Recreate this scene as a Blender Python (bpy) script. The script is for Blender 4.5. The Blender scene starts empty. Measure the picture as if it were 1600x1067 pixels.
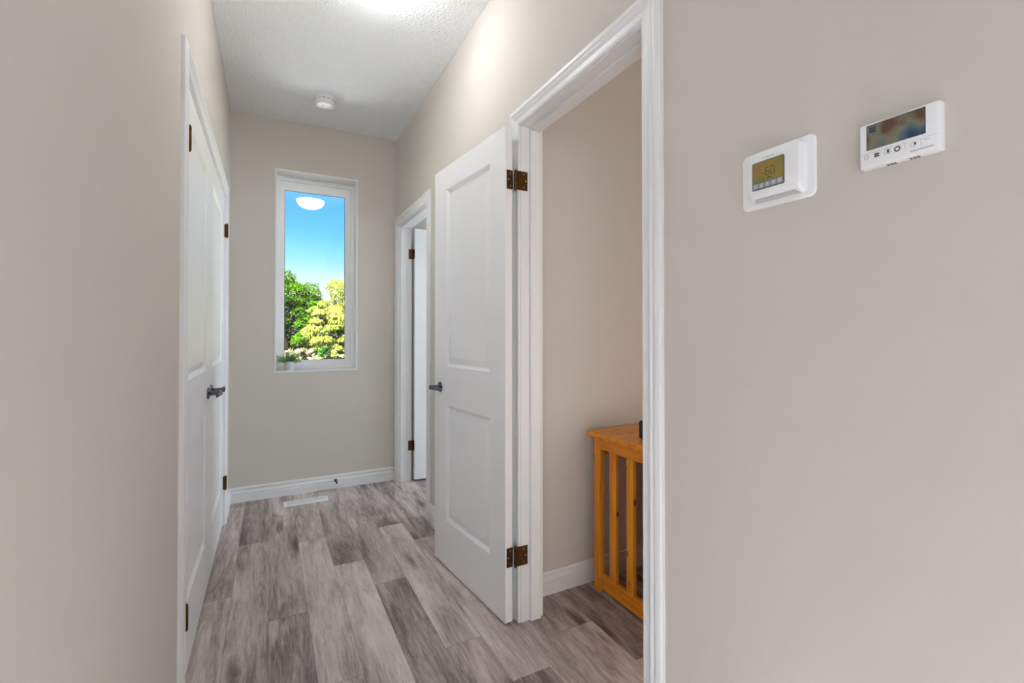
import bpy, math, random
from mathutils import Vector, Matrix
random.seed(7)
S = bpy.context.scene
COL = S.collection

# ------------------------------------------------------------------ camera, sky, sun, fill lamps, exposure
cam = bpy.data.cameras.new('camera'); cam_o = bpy.data.objects.new('camera', cam); COL.objects.link(cam_o)
cam.sensor_width = 36.0; cam.lens = 718.174 / 1600 * 36
cam.shift_y = -0.01175; cam.clip_start = 0.02; cam.clip_end = 500
cam_o.location = (0, 0, 1.175)
cam_o.rotation_euler = (math.radians(90.569), 0, math.radians(-27.831))
S.camera = cam_o
S.view_settings.view_transform = 'Standard'; S.view_settings.look = 'None'
S.view_settings.gamma = 1.0; S.view_settings.use_curve_mapping = False
S.view_settings.exposure = 0.34
S.cycles.use_denoising = True
S.cycles.max_bounces = 14; S.cycles.diffuse_bounces = 8; S.cycles.transparent_max_bounces = 16
S.cycles.sample_clamp_indirect = 25.0

def srgb(r, g, b):
    f = lambda c: (c/255/12.92) if c/255 <= .04045 else ((c/255+.055)/1.055)**2.4
    return (f(r), f(g), f(b), 1)

world = bpy.data.worlds.new('sky'); S.world = world; world.use_nodes = True
nt = world.node_tree; nt.nodes.clear()
tc = nt.nodes.new('ShaderNodeTexCoord'); sp = nt.nodes.new('ShaderNodeSeparateXYZ')
rp = nt.nodes.new('ShaderNodeValToRGB'); bg = nt.nodes.new('ShaderNodeBackground'); wo = nt.nodes.new('ShaderNodeOutputWorld')
nt.links.new(tc.outputs['Generated'], sp.inputs[0]); nt.links.new(sp.outputs['Z'], rp.inputs[0])
nt.links.new(rp.outputs[0], bg.inputs[0]); nt.links.new(bg.outputs[0], wo.inputs[0])
el = rp.color_ramp.elements
el[0].position = 0.0; el[0].color = srgb(250, 252, 255)
el[1].position = 1.0; el[1].color = srgb(40, 110, 215)
for p, c in [(.085, (242, 252, 255)), (.115, (216, 250, 255)), (.135, (178, 243, 255)), (.16, (146, 233, 255)), (.20, (114, 211, 255)), (.25, (96, 192, 255)), (.30, (106, 200, 255)), (.45, (70, 150, 240))]:
    e = el.new(p); e.color = srgb(*c)
bg.inputs['Strength'].default_value = 0.88

def light(name, kind, energy, loc, rot=(0, 0, 0), color=(1, 1, 1), size=None, size_y=None):
    l = bpy.data.lights.new(name, kind); o = bpy.data.objects.new(name, l); COL.objects.link(o)
    l.energy = energy; l.color = color; o.location = loc; o.rotation_euler = rot
    if size is not None and kind == 'AREA':
        l.shape = 'RECTANGLE'; l.size = size; l.size_y = size_y or size
    return o
R90 = math.pi/2
sun = light('sun', 'SUN', 215.0, (0, 0, 30)); sun.data.angle = math.radians(.6); sun.data.color = (.97, 1, 1.04)
sun.rotation_euler = Vector((.55, .42, -.95)).to_track_quat('-Z', 'Y').to_euler()
# added fill lamps in the unseen rooms behind the camera and beside the hall
light('living_room_fill_lamp', 'AREA', 45, (-2.8, -5.9, 1.05), (R90, 0, 0), (.82, .98, 1.11), 2.4, 2.0)
light('dining_fill_lamp', 'AREA', 172, (3.0, -5.9, .95), (R90, 0, 0), (.82, .98, 1.11), 1.8, 2.0)
light('side_fill_lamp', 'AREA', 16, (-3.9, -2.6, 1.05), (R90, 0, -R90), (.82, .98, 1.11), 3.0, 2.0)
light('bedroom_fill_lamp', 'AREA', 24, (2.1, -1.4, 1.0), (R90, 0, 0), (1, .93, .85), 2.1, 1.7)
sb = light('floor_patch_fill_spot', 'SPOT', 9500, (-3.7, -3.6, 2.2), color=(.93, 1, 1.06)); sb.data.spot_size = math.radians(19); sb.data.spot_blend = .25; sb.data.shadow_soft_size = .03  # added spot; its pool on the floor bounces fill light into the hall
sb.rotation_euler = (Vector((-.35, -.95, 0)) - Vector(sb.location)).to_track_quat('-Z', 'Y').to_euler()
light('far_room_fill_lamp', 'AREA', 40, (3.5, 2.8, 1.2), (R90, 0, R90), (.82, .98, 1.11), 1.2, 1.5)  # added fill for the far end of the hall

# ------------------------------------------------------------------ materials
def mat(name, color, rough=.5, metal=0.0, spec=.5):
    m = bpy.data.materials.new(name); m.use_nodes = True
    b = m.node_tree.nodes['Principled BSDF']
    b.inputs['Base Color'].default_value = color if len(color) == 4 else (*color, 1)
    b.inputs['Roughness'].default_value = rough; b.inputs['Metallic'].default_value = metal
    b.inputs['Specular IOR Level'].default_value = spec
    return m
def N(m, t, **kw):
    n = m.node_tree.nodes.new(t)
    for k, v in kw.items(): setattr(n, k, v)
    return n
def bump(m, scale, strength, dist=.002, detail=3, vec='Object', stretch=None):
    b = m.node_tree.nodes['Principled BSDF']; L = m.node_tree.links
    c = N(m, 'ShaderNodeTexCoord'); n = N(m, 'ShaderNodeTexNoise'); u = N(m, 'ShaderNodeBump')
    n.inputs['Scale'].default_value = scale; n.inputs['Detail'].default_value = detail
    u.inputs['Strength'].default_value = strength; u.inputs['Distance'].default_value = dist
    L.new(c.outputs[vec], n.inputs['Vector']); L.new(n.outputs['Fac'], u.inputs['Height']); L.new(u.outputs[0], b.inputs['Normal'])
    return n
M = {}
M['wall'] = mat('greige_wall_paint', (.61, .570, .522), .75, spec=.25); bump(M['wall'], 260, .08, .001)
M['ceiling'] = mat('stippled_ceiling', (.835, .845, .86), .9, spec=.1)
def stipple(m):
    b = m.node_tree.nodes['Principled BSDF']; L = m.node_tree.links
    c = N(m, 'ShaderNodeTexCoord'); n = N(m, 'ShaderNodeTexNoise'); v = N(m, 'ShaderNodeTexVoronoi'); a = N(m, 'ShaderNodeMath', operation='ADD'); u = N(m, 'ShaderNodeBump')
    n.inputs['Scale'].default_value = 110; n.inputs['Detail'].default_value = 4; v.inputs['Scale'].default_value = 95
    u.inputs['Strength'].default_value = .75; u.inputs['Distance'].default_value = .006
    L.new(c.outputs['Object'], n.inputs['Vector']); L.new(c.outputs['Object'], v.inputs['Vector'])
    L.new(n.outputs['Fac'], a.inputs[0]); L.new(v.outputs['Distance'], a.inputs[1]); L.new(a.outputs[0], u.inputs['Height']); L.new(u.outputs[0], b.inputs['Normal'])
stipple(M['ceiling'])
M['trim'] = mat('white_trim_paint', (.77, .77, .775), .38)
M['door'] = mat('white_door_paint', (.84, .84, .845), .42); bump(M['door'], 300, .05, .0006)
M['vinyl'] = mat('white_vinyl', (.90, .90, .90), .3)
M['bronze'] = mat('oil_rubbed_bronze', (.13, .065, .02), .26, 1.0)
M['steel'] = mat('dark_satin_nickel', (.14, .145, .155), .2, 1.0)
M['plastic'] = mat('white_plastic', (.84, .85, .86), .35)
M['grey_plastic'] = mat('grey_plastic', (.36, .35, .36), .4)
M['grey_vent'] = mat('grey_grille_plastic', (.52, .52, .52), .5)
M['ink'] = mat('dark_grey_print', (.07, .07, .075), .6)
M['pale_ink'] = mat('pale_grey_print', (.45, .45, .47), .6)
M['black'] = mat('black_plastic', (.012, .012, .013), .45)
M['rubber'] = mat('black_rubber', (.02, .02, .02), .7)
M['gasket'] = mat('grey_gasket', (.12, .12, .13), .6)
M['lcd_ink'] = mat('lcd_segments', (.035, .035, .03), .5)
M['pot'] = mat('pale_grey_ceramic', (.62, .65, .68), .4)
M['soil'] = mat('potting_soil', (.05, .035, .025), .95); bump(M['soil'], 200, .6, .004)
M['reflector_mat'] = mat('pale_reflector', (.84, .84, .84), .9); bump(M['reflector_mat'], 40, .2, .004)
M['bark'] = mat('tree_bark', (.09, .07, .055), .9); bump(M['bark'], 12, .8, .04)

def lcd(name, stops, scale, detail, seed):
    m = mat(name, (.2, .2, .1), .18); b = m.node_tree.nodes['Principled BSDF']; L = m.node_tree.links
    c = N(m, 'ShaderNodeTexCoord'); mp = N(m, 'ShaderNodeMapping'); n = N(m, 'ShaderNodeTexNoise'); r = N(m, 'ShaderNodeValToRGB')
    mp.inputs['Location'].default_value = (seed, seed*.7, 0); n.inputs['Scale'].default_value = scale; n.inputs['Detail'].default_value = detail
    L.new(c.outputs['Object'], mp.inputs[0]); L.new(mp.outputs[0], n.inputs['Vector']); L.new(n.outputs['Fac'], r.inputs[0]); L.new(r.outputs[0], b.inputs['Base Color'])
    e = r.color_ramp.elements
    e[0].position, e[0].color = stops[0][0], (*stops[0][1], 1); e[1].position, e[1].color = stops[-1][0], (*stops[-1][1], 1)
    for p, cc in stops[1:-1]:
        q = e.new(p); q.color = (*cc, 1)
    return m
M['lcd_yellow'] = lcd('amber_green_lcd', [(.32, (.20, .21, .06)), (.5, (.27, .22, .05)), (.66, (.33, .16, .05))], 30, 1, 3.1)
M['lcd_iridescent'] = lcd('iridescent_dark_lcd', [(.30, (.03, .06, .12)), (.42, (.10, .15, .17)), (.5, (.20, .19, .13)), (.58, (.17, .15, .10)), (.68, (.11, .06, .04))], 26, 1, 5.7)

def floor_material():
    m = mat('grey_oak_vinyl_planks', (.3, .27, .26), .42, spec=.4); T = m.node_tree; L = T.links; b = T.nodes['Principled BSDF']
    at = N(m, 'ShaderNodeVertexColor'); at.layer_name = 'plank'
    sepc = N(m, 'ShaderNodeSeparateColor'); L.new(at.outputs['Color'], sepc.inputs[0])
    uv = N(m, 'ShaderNodeUVMap'); uv.uv_map = 'plank_uv'; su = N(m, 'ShaderNodeSeparateXYZ'); L.new(uv.outputs[0], su.inputs[0])
    def math_(op, a, c=None, d=None):
        n = N(m, 'ShaderNodeMath', operation=op)
        for i, q in enumerate((a, c, d)):
            if q is None: continue
            if isinstance(q, (int, float)): n.inputs[i].default_value = q
            else: L.new(q, n.inputs[i])
        return n.outputs[0]
    off = math_('MULTIPLY', sepc.outputs[1], 57.0); off2 = math_('MULTIPLY', sepc.outputs[1], 91.37)
    def vec(sx, sy):
        c = N(m, 'ShaderNodeCombineXYZ'); L.new(math_('MULTIPLY_ADD', su.outputs[0], sx, off2), c.inputs[0]); L.new(math_('MULTIPLY_ADD', su.outputs[1], sy, off2), c.inputs[1]); L.new(off, c.inputs[2]); return c.outputs[0]
    def noise(v, detail, rough=.6, dist=0):
        n = N(m, 'ShaderNodeTexNoise'); n.inputs['Scale'].default_value = 1; n.inputs['Detail'].default_value = detail; n.inputs['Roughness'].default_value = rough; n.inputs['Distortion'].default_value = dist
        L.new(v, n.inputs['Vector']); return n.outputs['Fac']
    broad = noise(vec(11, 1.7), 3, .55, .6)       # broad shading along a plank
    mid = noise(vec(46, 5.0), 5, .62, 1.4)         # cathedral figure
    fine = noise(vec(300, 13), 4, .75)              # pores
    cross = noise(vec(22, 120), 2, .5)            # faint saw marks
    t = math_('ADD', math_('MULTIPLY_ADD', sepc.outputs[0], .8, .11), math_('MULTIPLY', math_('SUBTRACT', broad, .5), 1.15))
    t = math_('ADD', t, math_('MULTIPLY', math_('SUBTRACT', mid, .5), .85))
    t = math_('ADD', t, math_('MULTIPLY', math_('SUBTRACT', fine, .5), .62))
    t = math_('ADD', t, math_('MULTIPLY', math_('SUBTRACT', cross, .5), .14))
    kv = N(m, 'ShaderNodeTexVoronoi'); kv.inputs['Scale'].default_value = 1; L.new(vec(9, 1.9), kv.inputs['Vector'])
    kn = N(m, 'ShaderNodeMapRange'); kn.inputs['From Min'].default_value = .05; kn.inputs['From Max'].default_value = .26; kn.inputs['To Min'].default_value = -.42; kn.inputs['To Max'].default_value = 0
    L.new(kv.outputs['Distance'], kn.inputs['Value']); t = math_('ADD', t, kn.outputs[0])
    r = N(m, 'ShaderNodeValToRGB'); L.new(t, r.inputs[0]); e = r.color_ramp.elements
    e[0].position = 0.0; e[0].color = (.095, .072, .066, 1); e[1].position = 1.0; e[1].color = (.80, .71, .68, 1)
    for p, c in [(.25, (.215, .168, .159)), (.5, (.425, .353, .334)), (.74, (.63, .543, .517))]:
        q = e.new(p); q.color = (*c, 1)
    # dark micro-bevel at the plank edges
    eu = math_('MINIMUM', su.outputs[0], math_('SUBTRACT', .1466, su.outputs[0]))
    ev = math_('MINIMUM', su.outputs[1], math_('SUBTRACT', 1.213, su.outputs[1]))
    edge = math_('LESS_THAN', math_('MINIMUM', eu, ev), .0011)
    mx = N(m, 'ShaderNodeMixRGB'); mx.blend_type = 'MULTIPLY'; mx.inputs[2].default_value = (.60, .57, .57, 1)
    L.new(edge, mx.inputs[0]); L.new(r.outputs[0], mx.inputs[1]); L.new(mx.outputs[0], b.inputs['Base Color'])
    bu = N(m, 'ShaderNodeBump'); bu.inputs['Strength'].default_value = .12; bu.inputs['Distance'].default_value = .001
    L.new(fine, bu.inputs['Height']); L.new(bu.outputs[0], b.inputs['Normal'])
    return m
M['floor'] = floor_material()

def pine(axis):
    m = mat('orange_pine_grain_' + axis, (.7, .26, .03), .32); T = m.node_tree; L = T.links; b = T.nodes['Principled BSDF']
    c = N(m, 'ShaderNodeTexCoord'); mp = N(m, 'ShaderNodeMapping'); n = N(m, 'ShaderNodeTexNoise'); r = N(m, 'ShaderNodeValToRGB')
    sc = {'x': (2, 34, 34), 'y': (34, 2, 34), 'z': (34, 34, 2)}[axis]; mp.inputs['Scale'].default_value = sc
    n.inputs['Scale'].default_value = 1; n.inputs['Detail'].default_value = 4; n.inputs['Distortion'].default_value = .8
    L.new(c.outputs['Object'], mp.inputs[0]); L.new(mp.outputs[0], n.inputs['Vector']); L.new(n.outputs['Fac'], r.inputs[0])
    e = r.color_ramp.elements; e[0].position = .3; e[0].color = (.64, .180, .006, 1); e[1].position = .68; e[1].color = (.93, .375, .018, 1)
    v = N(m, 'ShaderNodeTexVoronoi'); m2 = N(m, 'ShaderNodeMapping'); k = 13
    m2.inputs['Scale'].default_value = {'x': (k*.8, k*1.6, k*1.6), 'y': (k*1.6, k*.8, k*1.6), 'z': (k*1.6, k*1.6, k*.8)}[axis]
    v.inputs['Scale'].default_value = 1
    L.new(c.outputs['Object'], m2.inputs[0]); L.new(m2.outputs[0], v.inputs['Vector'])
    kr = N(m, 'ShaderNodeValToRGB'); kr.color_ramp.elements[0].position = .09; kr.color_ramp.elements[0].color = (1, 1, 1, 1); kr.color_ramp.elements[1].position = .17; kr.color_ramp.elements[1].color = (0, 0, 0, 1)
    L.new(v.outputs['Distance'], kr.inputs[0])
    mx = N(m, 'ShaderNodeMixRGB'); mx.inputs[2].default_value = (.16, .035, .006, 1)
    L.new(kr.outputs[0], mx.inputs[0]); L.new(r.outputs[0], mx.inputs[1]); L.new(mx.outputs[0], b.inputs['Base Color'])
    return m
for a in 'xyz': M['pine_'+a] = pine(a)

def glass_material():
    m = bpy.data.materials.new('window_glass'); m.use_nodes = True; T = m.node_tree; T.nodes.clear(); L = T.links
    o = T.nodes.new('ShaderNodeOutputMaterial'); x = T.nodes.new('ShaderNodeMixShader'); t = T.nodes.new('ShaderNodeBsdfTransparent'); g = T.nodes.new('ShaderNodeBsdfGlossy'); f = T.nodes.new('ShaderNodeFresnel')
    g.inputs['Roughness'].default_value = 0.0; f.inputs['IOR'].default_value = 1.5
    L.new(f.outputs[0], x.inputs[0]); L.new(t.outputs[0], x.inputs[1]); L.new(g.outputs[0], x.inputs[2]); L.new(x.outputs[0], o.inputs[0])
    return m
M['glass'] = glass_material()
def dome_material():
    m = mat('lit_frosted_glass', (.9, .9, .88), .3); b = m.node_tree.nodes['Principled BSDF']
    b.inputs['Emission Color'].default_value = (.97, .99, 1.0, 1); b.inputs['Emission Strength'].default_value = 20.5
    return m
M['dome'] = dome_material()
def leaf_material(name, cols, scale, transl=.35, rough=.5):
    m = bpy.data.materials.new(name); m.use_nodes = True; T = m.node_tree; L = T.links; b = T.nodes['Principled BSDF']
    g = N(m, 'ShaderNodeNewGeometry'); n = N(m, 'ShaderNodeTexWhiteNoise'); n2 = N(m, 'ShaderNodeTexNoise'); n2.inputs['Scale'].default_value = scale
    r = N(m, 'ShaderNodeValToRGB'); a = N(m, 'ShaderNodeMath', operation='MULTIPLY_ADD')
    L.new(g.outputs['Random Per Island'], a.inputs[0]); a.inputs[1].default_value = .6
    s = N(m, 'ShaderNodeMath', operation='MULTIPLY_ADD'); s.inputs[1].default_value = .9; s.inputs[2].default_value = -.25
    L.new(g.outputs['Position'], n2.inputs['Vector']); L.new(n2.outputs['Fac'], s.inputs[0]); L.new(s.outputs[0], a.inputs[2])
    L.new(a.outputs[0], r.inputs[0]); e = r.color_ramp.elements
    e[0].position = .1; e[0].color = (*cols[0], 1); e[1].position = .9; e[1].color = (*cols[-1], 1)
    for i, c in enumerate(cols[1:-1]):
        q = e.new(.1 + .8*(i+1)/(len(cols)-1)); q.color = (*c, 1)
    L.new(r.outputs[0], b.inputs['Base Color']); b.inputs['Roughness'].default_value = .9; b.inputs['Specular IOR Level'].default_value = 0.02
    tr = N(m, 'ShaderNodeBsdfTranslucent'); mx = N(m, 'ShaderNodeMixShader'); mx.inputs[0].default_value = transl
    L.new(r.outputs[0], tr.inputs[0]); L.new(b.outputs[0], mx.inputs[1]); L.new(tr.outputs[0], mx.inputs[2]); L.new(mx.outputs[0], T.nodes['Material Output'].inputs[0])
    return m
M['maple'] = leaf_material('deep_green_leaves', [(0.00275, 0.01003, 7e-05), (0.01003, 0.02822, 0.00026), (0.02729, 0.05364, 0.00093)], .5)
M['willow'] = leaf_material('yellow_green_leaves', [(0.01869, 0.03229, 0.00288), (0.05399, 0.06243, 0.00865), (0.11213, 0.11193, 0.02451)], .8)
M['hedge'] = leaf_material('shade_dark_leaves', [(0.00093, 0.00361, 0.00047), (0.00227, 0.00816, 0.00093), (0.00548, 0.01592, 0.0018)], .8, .2)  # leaves darkened to stand in for shade under the crowns
M['cream_shrub'] = leaf_material('cream_blossom_and_leaves', [(0.02274, 0.02729, 0.00682), (0.06822, 0.05685, 0.02956), (0.10915, 0.08414, 0.06367)], 2.5)
M['bush'] = leaf_material('fresh_green_leaves', [(0.00361, 0.01712, 0.0018), (0.00849, 0.03565, 0.00461), (0.01947, 0.05538, 0.00548)], 2.0)
M['sage'] = leaf_material('grey_green_needles', [(.20, .38, .16), (.34, .56, .28), (.60, .74, .50)], 60, .4)
M['meadow'] = mat('sunlit_meadow', (.45, .47, .10), .95, spec=.1)
def meadow():
    m = M['meadow']; b = m.node_tree.nodes['Principled BSDF']; L = m.node_tree.links
    c = N(m, 'ShaderNodeTexCoord'); n = N(m, 'ShaderNodeTexNoise'); r = N(m, 'ShaderNodeValToRGB'); n.inputs['Scale'].default_value = .55; n.inputs['Detail'].default_value = 6
    L.new(c.outputs['Object'], n.inputs['Vector']); L.new(n.outputs['Fac'], r.inputs[0]); L.new(r.outputs[0], b.inputs['Base Color'])
    e = r.color_ramp.elements; e[0].position = .32; e[0].color = (.024, .032, .005, 1); e[1].position = .62; e[1].color = (.050, .048, .015, 1)
meadow()

# ------------------------------------------------------------------ mesh helpers
class MB:
    def __init__(s): s.v = []; s.f = []; s.mi = []
    def add(s, verts, faces):
        o = len(s.v); s.v += [tuple(v) for v in verts]; s.f += [tuple(i+o for i in f) for f in faces]; return s
    def box(s, x0, x1, y0, y1, z0, z1):
        if x0 > x1: x0, x1 = x1, x0
        if y0 > y1: y0, y1 = y1, y0
        if z0 > z1: z0, z1 = z1, z0
        return s.add([(x0,y0,z0),(x1,y0,z0),(x1,y1,z0),(x0,y1,z0),(x0,y0,z1),(x1,y0,z1),(x1,y1,z1),(x0,y1,z1)],
                     [(0,3,2,1),(4,5,6,7),(0,1,5,4),(1,2,6,5),(2,3,7,6),(3,0,4,7)])
    def lathe(s, prof, n=32, M4=None):
        """prof: (radius, height) along local z; M4 places it"""
        M4 = M4 or Matrix(); vs = []; fs = []
        for r, h in prof:
            for i in range(n):
                a = 2*math.pi*i/n; vs.append(M4 @ Vector((r*math.cos(a), r*math.sin(a), h)))
        for k in range(len(prof)-1):
            for i in range(n):
                j = (i+1) % n; fs.append((k*n+i, k*n+j, (k+1)*n+j, (k+1)*n+i))
        fs.append(tuple(reversed(range(n)))); fs.append(tuple(range((len(prof)-1)*n, len(prof)*n)))
        return s.add(vs, fs)
    def tube(s, pts, radii, n=12):
        vs = []; fs = []; m = len(pts); pts = [Vector(p) for p in pts]
        for k, p in enumerate(pts):
            d = (pts[min(k+1, m-1)]-pts[max(k-1, 0)]).normalized()
            u = d.cross(Vector((0, 0, 1))); u = u if u.length > .05 else d.cross(Vector((1, 0, 0))); u.normalize(); w = d.cross(u)
            r = radii[k] if isinstance(radii, (list, tuple)) else radii
            rx, ry = r if isinstance(r, tuple) else (r, r)
            for i in range(n):
                a = 2*math.pi*i/n; vs.append(p + u*rx*math.cos(a) + w*ry*math.sin(a))
        for k in range(m-1):
            for i in range(n):
                j = (i+1) % n; fs.append((k*n+i, k*n+j, (k+1)*n+j, (k+1)*n+i))
        fs.append(tuple(reversed(range(n)))); fs.append(tuple(range((m-1)*n, m*n)))
        return s.add(vs, fs)
    def strip(s, rings):
        """rings: list of equal-length point lists joined in sequence (open profile swept, ends capped)"""
        n = len(rings[0]); vs = [p for r in rings for p in r]; fs = []
        for k in range(len(rings)-1):
            for i in range(n):
                j = (i+1) % n; fs.append((k*n+i, k*n+j, (k+1)*n+j, (k+1)*n+i))
        fs.append(tuple(reversed(range(n)))); fs.append(tuple(range((len(rings)-1)*n, len(rings)*n)))
        return s.add(vs, fs)
    def build(s, name, m, parent=None, bevel=0, smooth=False, segs=2):
        me = bpy.data.meshes.new(name); me.from_pydata(s.v, [], s.f); me.update()
        import bmesh
        bm = bmesh.new(); bm.from_mesh(me); bmesh.ops.recalc_face_normals(bm, faces=bm.faces); bm.to_mesh(me); bm.free()
        me.materials.append(M[m] if isinstance(m, str) else m)
        o = bpy.data.objects.new(name, me); COL.objects.link(o)
        if parent: o.parent = parent
        if bevel:
            b = o.modifiers.new('bevel', 'BEVEL'); b.width = bevel; b.segments = segs; b.limit_method = 'ANGLE'; b.angle_limit = math.radians(40)
        if smooth or bevel:
            for p in me.polygons: p.use_smooth = True
            try:
                w = o.modifiers.new('wn', 'WEIGHTED_NORMAL'); w.keep_sharp = True
            except Exception: pass
            if smooth and not bevel:
                o.modifiers.clear()
                me.set_sharp_from_angle(angle=math.radians(38))
        return o
def tag(o, label, cat, group=None, kind=None):
    o['label'] = label; o['category'] = cat
    if group: o['group'] = group
    if kind: o['kind'] = kind
    return o
def struct(o, label, cat): return tag(o, label, cat, kind='structure')
def empty(name, loc=(0, 0, 0), rz=0):
    o = bpy.data.objects.new(name, None); COL.objects.link(o); o.location = loc; o.rotation_euler = (0, 0, rz); o.empty_display_size = .1
    return o

# ------------------------------------------------------------------ measurements (metres, hall runs along +Y)
XL, XR, YB, H = -.2457, .911, 3.742, 2.745
WT = .098                      # right wall thickness
HEAD = 2.029                   # underside of door head jambs
JT = .018                      # jamb board thickness
CW = .0715                      # casing width
D1 = (.9505, 1.647)             # near right doorway, clear opening in Y
D2 = (2.904, 3.657)            # far right doorway
DC = (1.806, 3.325)            # closet opening in the left wall
RY = 1.778                     # end wall of the near side room
WX = (.032, .610); WZ = (.894, 2.382)   # window opening

# ------------------------------------------------------------------ shell
def build_floor():
    """one floor made of plank faces; every plank keeps its own tone and grain offset"""
    W, Ln, X0 = .1466, 1.213, -.1437
    ends = {-1: 2.413, 0: 2.965, 1: 2.136, 2: 1.654, 3: 2.489, 4: 2.215, 5: 2.859, 6: 1.384, 7: 3.393, 8: 1.525, 9: 1.267, 10: 1.95}
    tones = {(-1, 0): .52, (-1, -1): .60, (0, 0): .36, (0, -1): .55, (0, -2): .58, (1, 1): .50, (1, 0): .40, (1, -1): .36,
             (2, 1): .58, (2, 0): .68, (2, -1): .45, (3, 0): .38, (3, -1): .78, (3, -2): .5, (4, 0): .50, (4, 1): .5, (4, -1): .35, (4, -2): .5,
             (5, 0): .35, (5, -1): .74, (5, -2): .48, (6, 1): .36, (6, 0): .72, (6, -1): .40, (7, 0): .62, (7, -1): .40, (7, -2): .44,
             (8, 0): .40, (8, -1): .56, (8, 1): .4, (9, 0): .30, (9, -1): .52, (10, 0): .34, (10, -1): .40}
    v, f, uvs, cols = [], [], [], []
    rnd = random.Random(11)
    for k in range(-27, 30):
        x0 = X0 + (k-0)*W; e = ends.get(k, rnd.uniform(0, Ln))
        e = e - W*0
        for j in range(-9, 4):
            y0 = e + j*Ln; y1 = y0 + Ln
            if y0 > 3.9 or y1 < -6.2: continue
            tone = tones.get((k, j), rnd.uniform(.34, .68)); off = rnd.random()
            a, b = max(y0, -6.2), min(y1, 3.9); o = len(v)
            v += [(x0, a, 0), (x0+W, a, 0), (x0+W, b, 0), (x0, b, 0)]; f.append((o, o+1, o+2, o+3))
            uvs += [(0, a-y0), (W, a-y0), (W, b-y0), (0, b-y0)]; cols += [(tone, off, 0, 1)]*4
    me = bpy.data.meshes.new('floor'); me.from_pydata(v, [], f)
    u = me.uv_layers.new(name='plank_uv'); c = me.color_attributes.new('plank', 'FLOAT_COLOR', 'CORNER')
    for i, q in enumerate(uvs): me.uv_layers['plank_uv'].data[i].uv = q
    c = me.color_attributes['plank']
    for i, q in enumerate(cols): c.data[i].color = q
    me.materials.append(M['floor']); o = bpy.data.objects.new('floor', me); COL.objects.link(o)
    return o
struct(build_floor(), 'grey oak vinyl plank floor running the length of the hallway', 'floor')
struct(MB().box(-4.2, 4.2, -6.2, 3.95, H, H+.1).build('ceiling', 'ceiling'), 'white stippled ceiling above the hallway', 'ceiling')

w = MB()
w.box(XR, XR+WT, -1.5, D1[0]-JT, 0, H).box(XR, XR+WT, D1[1]+JT, D2[0]-JT, 0, H).box(XR, XR+WT, D2[1]+JT, YB, 0, H)
w.box(XR, XR+WT, D1[0]-JT, D1[1]+JT, HEAD+JT, H).box(XR, XR+WT, D2[0]-JT, D2[1]+JT, HEAD+JT, H)
struct(w.build('wall_right', 'wall'), 'greige right wall holding two doorways and two wall controls', 'wall')
w = MB()
w.box(XL-.114, XL, .35, DC[0]-JT, 0, H).box(XL-.114, XL, DC[1]+JT, YB, 0, H).box(XL-.114, XL, DC[0]-JT, DC[1]+JT, HEAD+JT, H)
w.box(XL-.75, XL-.70, DC[0]-.1, DC[1]+.1, 0, H).box(XL-.70, XL-.114, DC[0]-.12, DC[0]-.07, 0, H).box(XL-.70, XL-.114, DC[1]+.07, DC[1]+.12, 0, H)
struct(w.build('wall_left', 'wall'), 'greige left wall with the closet doorway', 'wall')
w = MB()
w.box(-1.2, WX[0], YB, YB+.19, 0, H).box(WX[1], 4.2, YB, YB+.19, 0, H).box(WX[0], WX[1], YB, YB+.19, 0, WZ[0]).box(WX[0], WX[1], YB, YB+.19, WZ[1], H)
struct(w.build('wall_back', 'wall'), 'greige end wall of the hallway around the narrow window', 'wall')
struct(MB().box(XR+WT, 4.2, RY, RY+.11, 0, H).build('wall_side_room', 'wall'), 'greige wall of the side room behind the pine table', 'wall')
w = MB().box(4.1, 4.2, -6.2, YB, 0, H).box(-4.2, 4.2, -6.2, -6.1, 0, H).box(-4.2, -4.1, -6.2, .45, 0, H).box(-4.2, XL-.114, .35, .45, 0, H).box(XR+WT, 4.2, -1.6, -1.5, 0, H)
struct(w.build('wall_living_room', 'wall'), 'greige walls of the rooms behind and beside the camera', 'wall')

# moulded trim profiles: (distance across, thickness)
CAS = [(0.0, 0), (0.0, 0.0075), (0.00186, 0.0095), (0.00789, 0.012), (0.00975, 0.0118), (0.01114, 0.0108), (0.02507, 0.0112), (0.02786, 0.0128), (0.03621, 0.017), (0.03761, 0.0172), (0.039, 0.0165), (0.04411, 0.0128), (0.0455, 0.0128), (0.04689, 0.014), (0.05014, 0.0165), (0.05386, 0.0172), (0.06129, 0.016), (0.06779, 0.0135), (0.0715, 0.0105), (0.0715, 0)]
def casing(name, m, axis_out, wall_x, y0, y1, ztop, parent):
    """door casing swept up, across and down with mitred corners; axis_out is the side it faces"""
    rings = []
    for (yy, zz, sy, sz) in [(y0, 0, -1, 0), (y0, ztop, -1, 1), (y1, ztop, 1, 1), (y1, 0, 1, 0)]:
        rings.append([(wall_x + axis_out*t, yy + sy*wd, zz + sz*wd) for wd, t in CAS])
    return MB().strip(rings).build(name, m, parent)
def jamb(m, x0, x1, y0, y1, parent, stop):
    b = MB().box(x0, x1, y0-JT, y0, 0, HEAD+JT).box(x0, x1, y1, y1+JT, 0, HEAD+JT).box(x0, x1, y0, y1, HEAD, HEAD+JT)
    j = b.build('jamb', m, parent, bevel=.0015)
    s0, s1 = stop
    s = MB().box(s0, s1, y0, y0+.011, 0, HEAD-.011).box(s0, s1, y1-.011, y1, 0, HEAD-.011).box(s0, s1, y0, y1, HEAD-.011, HEAD)
    s.build('door_stop_strip', m, parent, bevel=.002)
RV = .004  # casing reveal
f1 = empty('trim_1', (XR, sum(D1)/2, 0)); f1.location = (0, 0, 0)
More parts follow.
